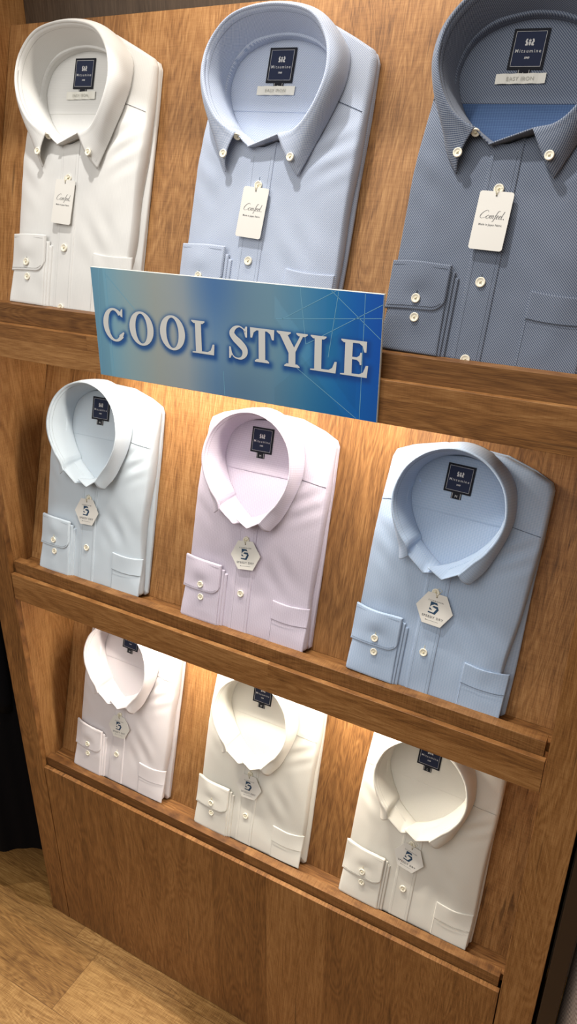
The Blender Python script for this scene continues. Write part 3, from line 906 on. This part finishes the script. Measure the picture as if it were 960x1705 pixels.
    if upper:
        tg = thing('hang_tag', taglabel, 'price tag', T, 'hang tags on the shirt buttons')
        w2, h2, r2 = .0192, .0625, .0030
        poly = []
        for (cx, cy_, a0_) in ((w2 - r2, -.004 - r2, 0), (-w2 + r2, -.004 - r2, 90), (-w2 + r2, -.004 - h2 + r2, 180), (w2 - r2, -.004 - h2 + r2, 270)):
            for k in range(6):
                a = rad(a0_ + k * 18); poly.append((cx + r2 * math.cos(a), cy_ + r2 * math.sin(a)))
        m = MB(); m.prism(poly, 0.0, .0006, True); m.build('card', M['paper'], tg)
        m = MB(); put('Made in Japan Fabric', .0030, 0, -.0405, 1.05, .00075, mb=m, off=.00004)
        # flowing script word, drawn as pen strokes
        def stroke(pts_, w=.00022, z=.0008):
            c_ = crom(pts_, 8)
            for a, b in zip(c_, c_[1:]):
                d = np.array(b[:2]) - np.array(a[:2]); L_ = np.linalg.norm(d)
                if L_ < 1e-9: continue
                nn = np.array([-.55, .85]) * w * (0.7 + 0.9 * abs(d[1]) / L_) if False else np.array([-d[1], d[0]]) / L_ * w * (0.55 + 0.95 * max(0, -d[1] / L_))
                m.add([(a[0] - nn[0], a[1] - nn[1], z), (b[0] - nn[0], b[1] - nn[1], z), (b[0] + nn[0], b[1] + nn[1], z), (a[0] + nn[0], a[1] + nn[1], z)], [(0, 1, 2, 3)])
        def W_(x, y): return (-.0145 + (x + y * .28) * .00104, -.0330 + y * .00104)
        for st_ in ([(7.2, 6.6), (7, 8), (5.6, 8.4), (3, 7), (1, 4), (.8, 1.4), (2.6, 0), (5.5, .7), (7, 2)],
                    [(9, 3.6), (7.6, 2.4), (7.6, .6), (9, 0), (10.4, 1.2), (10.4, 3), (9, 3.6)],
                    [(11.4, 3.4), (11.3, 2), (11.3, 0)], [(11.3, 1.8), (12.4, 3.4), (13.2, 3), (13.1, 0)], [(13.1, 1.8), (14.2, 3.4), (15, 3), (14.9, .6), (15.4, 0)],
                    [(20, 7.8), (19.2, 8.4), (17.8, 7.4), (17.2, 3.5), (16.8, -1.5), (15.8, -3)], [(15.9, 3.5), (18.6, 3.6)],
                    [(18.6, 1.6), (20.4, 2.4), (20.2, 3.5), (19.2, 3.3), (18.5, 1.6), (19, .1), (20.2, .2), (21, 1)],
                    [(21.4, 1.6), (23.2, 2.4), (23, 3.5), (22, 3.3), (21.3, 1.6), (21.8, .1), (23, .2), (23.8, 1)],
                    [(24.6, 8), (24.1, 5), (23.9, 1.2), (24.4, 0), (25.2, .5)]):
            stroke([W_(*p) for p in st_])
        m.add([(W_(26.6, .3)[0] + .0006 * math.cos(a), W_(26.6, .3)[1] + .0006 * math.sin(a), .0008) for a in np.linspace(0, 2 * math.pi, 9)[:-1]], [tuple(range(8))])
        m.build('lettering', M['ink'], tg)
        hy = -.0085
    else:
        tg = thing('hang_tag', taglabel, 'price tag', T, 'hang tags on the shirt buttons')
        r2 = .0272; cyh = -.0265
        poly = [(r2 * math.cos(rad(60 * k)), cyh + r2 * .98 * math.sin(rad(60 * k))) for k in range(6)]
        m = MB(); m.prism(poly, 0.0, .0006, True); m.build('card', M['paper'], tg)
        m = MB()
        put('SPEEDY DRY', .0046, 0, cyh - .0135, 1.28, .00075, mb=m, off=.0001)
        m.build('lettering', M['ink'], tg)
        m = MB(); put('CUINBOASBI', .0028, 0, cyh + .0110, 1.5, .00075, mb=m, off=.00005)
        m.box(-.0095, .0095, cyh - .0175, cyh - .0172, .0006, .00072)
        m.add([(-.0100, cyh - .0178, .00075), (-.0078, cyh - .0178, .00075), (-.0089, cyh - .0160, .00075)], [(0, 1, 2)])
        m.build('small_print', M['ink'], tg)
        m = MB()
        kx = .0538 / 905
        def lg(pts_):
            q = [((x - 484) * kx, cyh - (y - 700) * kx + .001, .00075) for x, y in pts_]
            m.add(q[::-1], [tuple(range(len(q)))])
        lg([(368, 542), (520, 548), (556, 604), (470, 592), (404, 628), (368, 680)])
        lg([(425, 668), (455, 632), (560, 636), (594, 705), (522, 838), (345, 822), (345, 792), (480, 798), (540, 692)])
        lg([(362, 694), (395, 706), (440, 750), (362, 742)])
        m.build('emblem', M['navyink'], tg)
        hy = -.0085
    m = MB()
    m.tube([(0, hy, .0010), (0.0004, hy + .0035, .0016), (.0030, hy + .0075, .0005), (.0052, hy + .0100, -.0018), (0, hy + .0125, -.0028), (-.0045, hy + .0095, -.0015), (-.002, hy + .005, .0012), (0, hy, .0010)], .00035, 6)
    m.build('string', M['thread'], tg, True)
    m = MB(); m.add([(.0010 * math.cos(a), hy + .0010 * math.sin(a), .00085) for a in np.linspace(0, 2 * math.pi, 13)[:-1]], [tuple(range(12))])
    m.build('eyelet', M['ink'], tg)
    return root

def fset(name, ca, cb, kind, per, fac=1.0, inner=None, yoke=None, dk=0.68):
    b = fabric(name + '_cloth', rgb(*ca), rgb(*cb), kind, per, fac)
    i = inner or b
    d = simple(name + '_seam', rgb(*[int(x * dk) for x in ca]), 0.9)
    return (b, i, b, d, yoke or b)

F_white = fset('white_dobby', (208, 208, 206), (220, 220, 217), 'plain', .0022, dk=.80)
F_blue = fset('pale_blue_pindot', (146, 162, 192), (204, 211, 223), 'pin', .0025)
nvb = fabric('navy_inner_knit', rgb(52, 76, 114), rgb(80, 104, 142), 'rib', .0016)
F_navy = fset('slate_blue_twill', (64, 76, 100), (136, 144, 157), 'twill', .0028, inner=nvb, dk=.5)
F_ice = fset('ice_blue', (186, 199, 210), (197, 208, 217), 'plain', .0016)
F_lav = fset('lavender', (192, 182, 200), (214, 207, 221), 'rib', .0018)
F_sky = fset('sky_blue', (150, 172, 200), (174, 190, 212), 'rib', .0020)
F_pink = fset('pale_pink_white', (212, 206, 209), (222, 217, 219), 'plain', .0016, dk=.80)
F_ivory = fset('warm_white', (214, 212, 203), (224, 222, 214), 'plain', .0016, dk=.80)
F_ivory2 = fset('soft_white', (212, 209, 199), (222, 219, 210), 'plain', .0016, dk=.80)

G = 'folded dress shirts on the display'
make_shirt('white button-down shirt at the left end of the top row', UPPER, 1, .1965, F_white, .0025, -.0033, 1, .016, rad(-.75), size='L', group=G, taglabel='rectangular white card tag hanging on the white top-row shirt', tagrot=rad(-3), tagd=(-.002, .001))
make_shirt('light blue textured shirt in the middle of the top row', UPPER, 1, .5205, F_blue, -.0027, -.001, 2, .004, rad(-2.2), size='L', group=G, taglabel='rectangular white card tag hanging on the light blue textured shirt', tagrot=rad(-2), tagd=(0, .001))
make_shirt('slate blue twill shirt, darkest one, above the rail right of the sign', UPPER, 1, .8335, F_navy, .0034, -.0038, 3, .002, rad(-1.5), size='L', group=G, taglabel='rectangular white card tag hanging on the dark slate shirt', tagrot=rad(-1), tagd=(0, .001))
make_shirt('very pale ice blue shirt at the left of the middle row', LOWER, 2, .1745, F_ice, .0047, -.0050, 4, .009, rad(.6), size='M', group=G, taglabel='white hexagonal tag hanging on the ice blue shirt', tagrot=rad(4), tagd=(-.003, .003))
make_shirt('lavender shirt in the middle of the middle row', LOWER, 2, .5025, F_lav, .0029, -.0018, 5, .006, rad(.1), size='M', group=G, taglabel='white hexagonal tag hanging on the lavender shirt', tagrot=rad(8), tagd=(.0, .003))
make_shirt('sky blue shirt at the right end of the middle row', LOWER, 2, .8115, F_sky, .0072, -.0047, 6, .014, rad(-1.4), size='M', group=G, taglabel='white hexagonal tag hanging on the sky blue shirt', tagrot=rad(-1), tagd=(.004, .003))
make_shirt('pinkish white shirt at the left of the bottom row', LOWER, 3, .1845, F_pink, .0029, -.0034, 7, .010, rad(-.2), size='M', group=G, taglabel='white hexagonal tag hanging on the pinkish white shirt at bottom left', tagrot=rad(6), tagd=(.001, .003))
make_shirt('warm white shirt in the middle of the bottom row', LOWER, 3, .5015, F_ivory, -.0009, -.0081, 8, .010, rad(.4), size='M', group=G, taglabel='white hexagonal tag hanging on the middle shirt of the bottom row', tagrot=rad(4), tagd=(.0, .003))
make_shirt('warm white shirt at the right end of the bottom row', LOWER, 3, .8175, F_ivory2, -.0008, -.0082, 9, .004, rad(-1.0), size='L', group=G, taglabel='white hexagonal tag hanging on the bottom-row shirt at the right end', tagrot=rad(-8), tagd=(.004, .003))

# ------------------------------------------------------------------ garments beside the fixture
def hanging(name, label, cat, x, y, hw, hd, z0, z1, mat, seed, stripe=False):
    rnd = random.Random(seed)
    root = thing(name, label, cat, Matrix.Translation((x, y, z0)))
    V_, U_, F_ = [], [], []
    N, K = 96, 40; H = z1 - z0
    for k in range(K + 1):
        f = k / K; z = f * H
        nar = 1.0 - 0.35 * sstep(0.80, 1.0, f) ** 1.2
        for i in range(N):
            a = 2 * math.pi * i / N
            fold = 1 + (.03 if stripe else .07) * math.sin(a * 7 + seed + f * .6) * (1 - f * .6) + (.0 if stripe else .03) * math.sin(a * 13 + 1.3 * seed)
            r = (hw * nar * math.cos(a) * fold, hd * (1 - 0.5 * sstep(.85, 1, f)) * math.sin(a) * fold)
            V_.append((r[0], r[1], z + 0.012 * (1 - f) * math.sin(a * 2 + seed))); U_.append((a * hw, z))
    for k in range(K):
        for i in range(N):
            j = (i + 1) % N; F_.append((k * N + i, k * N + j, (k + 1) * N + j, (k + 1) * N + i))
    F_.append(tuple(K * N + i for i in range(N)))
    o = mesh_obj('body', V_, F_, mat, root, True, U_)
    # sleeves
    for sg in (-1, 1):
        V_, U_, F_ = [], [], []; n = 28
        for k in range(25):
            f = k / 24
            cx = sg * (hw * (.58 if stripe else .72) + 0.015 * math.sin(f * 3.0)); cz = H * (.93 - f * .55); r = 0.040 - 0.010 * f
            for i in range(n):
                a = 2 * math.pi * i / n; q = r * (1 + .08 * math.sin(a * 3 + f * 9))
                V_.append((cx + q * math.cos(a), -hd * .35 + q * math.sin(a) * .8, cz)); U_.append((a * r, cz))
        for k in range(24):
            for i in range(n):
                j = (i + 1) % n; F_.append((k * n + i, k * n + j, (k + 1) * n + j, (k + 1) * n + i))
        F_.append(tuple(24 * n + i for i in range(n)))
        mesh_obj('sleeve', V_, F_, mat, root, True, U_)
    m = MB()
    m.tube([(-hw * .62, 0, H - .01), (-hw * .3, 0, H + .015), (0, 0, H + .04), (hw * .3, 0, H + .015), (hw * .62, 0, H - .01)], .009, 8)
    m.tube([(0, 0, H + .04), (0, 0, H + .09), (.012, 0, H + .115), (0, 0, H + .135), (-.018, 0, H + .12)], .002, 6)
    m.build('hanger', M['metal'], root, True)
    return root

hanging('black_coat', 'long black coat hanging to the left of the display', 'coat', -.240, .050, .155, .080, .150, 1.30, M['black'], 3)
hanging('black_coat', 'second black coat hanging further left behind the first one', 'coat', -.66, .10, .17, .09, .12, 1.30, M['black'], 8)
rail = MB(); rail.tube([(-1.3, .08, 1.435), (-.056, .08, 1.435)], .011, 12)
o = rail.build('hanging_rail', M['metal'], None, True); o['label'] = 'metal hanging rail on the left side of the display'; o['category'] = 'rail'
t = NT('striped_cotton'); uv = t.node('ShaderNodeUVMap'); sx = t.node('ShaderNodeSeparateXYZ'); t.link(uv.outputs[0], sx.inputs[0])
s = t.math('SINE', t.math('MULTIPLY', sx.outputs[0], 2 * math.pi / .0042)); t.link(t.mix(t.math('GREATER_THAN', s, -.1), rgb(70, 58, 56), rgb(214, 196, 184)), t.p.inputs['Base Color']); t.p.inputs['Roughness'].default_value = .85
hanging('striped_shirt', 'brown and white striped shirt hanging right of the display', 'shirt', 1.2205, .05, .1285, .12, .25, .98, t.m, 5, True)
m = MB(); m.box(1.0610, 1.0865, 0.0, 0.42, 0.0, 2.0, .001)
o = m.build('dark_upright', M['darkpost']); o['label'] = 'dark brown upright panel close beside the right side of the display'; o['category'] = 'panel'
m = MB(); m.tube([(1.088, .07, 1.117), (1.9, .07, 1.117)], .011, 12)
o = m.build('hanging_rail', M['metal'], None, True); o['label'] = 'metal hanging rail carrying the striped shirt at right'; o['category'] = 'rail'

# ------------------------------------------------------------------ setting
def struct(name, mat, *b):
    m = MB(); m.box(*b); o = m.build(name, mat); o['kind'] = 'structure'; return o
struct('floor', M['floor'], -3, 4, -4, .5, -.05, 0)
struct('wall_back', M['plaster'], -3, 4, .45, .55, 0, 2.75)
# ------------------------------------------------------------------ lights
def area(name, loc, target, sx_, sy_, power, col, spread=None):
    l = bpy.data.lights.new(name, 'AREA'); l.shape = 'RECTANGLE'; l.size = sx_; l.size_y = sy_; l.energy = power; l.color = col
    if spread: l.spread = rad(spread)
    o = bpy.data.objects.new(name, l); COL.objects.link(o); o.location = loc
    d = Vector(target) - Vector(loc); o.rotation_euler = d.to_track_quat('-Z', 'Y').to_euler()
    return o
def spot(name, loc, target, power, col, size=60, blend=.5, r=.02):
    l = bpy.data.lights.new(name, 'SPOT'); l.energy = power; l.color = col; l.spot_size = rad(size); l.spot_blend = blend; l.shadow_soft_size = r
    o = bpy.data.objects.new(name, l); COL.objects.link(o); o.location = loc
    d = Vector(target) - Vector(loc); o.rotation_euler = d.to_track_quat('-Z', 'Y').to_euler()
    return o
WARM = (1.0, .91, .79); NEUT = (1.0, .965, .92)
for k, z in ((2, F1), (3, F2)):
    root = thing('strip_light', {2: 'slim strip light under the top shelf behind the rail', 3: 'slim strip light under the middle shelf behind the rail'}[k], 'light', Matrix.Translation((.5, .055, z + .0395)), 'strip lights under the shelves')
    m = MB(); m.box(-.30, .30, -.008, .010, .004, .014, .001); m.build('housing', M['metal'], root)
    m = MB(); m.box(-.29, .29, -.006, .008, 0, .0039, .001); m.build('diffuser', M['led'], root)
    for xs in (.28, .48, .70): area('strip_glow', (xs, .056, z + .036), (xs, .095, z - .16), .10, .010, {2: .88, 3: 1.2}[k], WARM)
area('header_glow', (.55, .060, TOP - .035), (.55, .13, TOP - .45), .50, .02, 2.0, WARM)
spot('ceiling_spot', (.45, -.24, 2.62), (.5, .05, 1.1), 36, NEUT, 75, .6, .025)
spot('ceiling_spot', (-.75, -.15, 2.62), (-.22, -.24, 0.0), 80, NEUT, 26, .2, .02)
area('store_ceiling', (.1, -1.9, 2.7), (.5, 0, .9), 2.6, 1.6, 34, NEUT)

w = bpy.data.worlds.new('world'); sc.world = w; w.use_nodes = True
w.node_tree.nodes['Background'].inputs[0].default_value = (1.0, .93, .85, 1)
w.node_tree.nodes['Background'].inputs[1].default_value = 0.22

# ------------------------------------------------------------------ camera
cam = bpy.data.cameras.new('camera'); co = bpy.data.objects.new('camera', cam); COL.objects.link(co)
Rm = ((0.87257013, 0.48841892, 0.00826586), (0.21474147, -0.36833151, -0.90455403), (-0.43875673, 0.79106185, -0.42627887))
right = Vector(Rm[0]); down = Vector(Rm[1]); fwd = Vector(Rm[2])
mw = Matrix.Identity(4)
for i in range(3):
    mw[i][0] = right[i]; mw[i][1] = -down[i]; mw[i][2] = -fwd[i]
mw[0][3], mw[1][3], mw[2][3] = 1.0682, -0.8339, 1.6943
co.matrix_world = mw
cam.sensor_fit = 'VERTICAL'; cam.sensor_height = 36.0; cam.sensor_width = 36.0
cam.lens = 1252.7213 / 1705 * 36.0
cam.clip_start = 0.02; cam.clip_end = 50
sc.camera = co
sc.view_settings.view_transform = 'Standard'
sc.view_settings.look = 'None'
sc.view_settings.gamma = 1.0
sc.view_settings.exposure = 0.10
sc.view_settings.use_curve_mapping = False
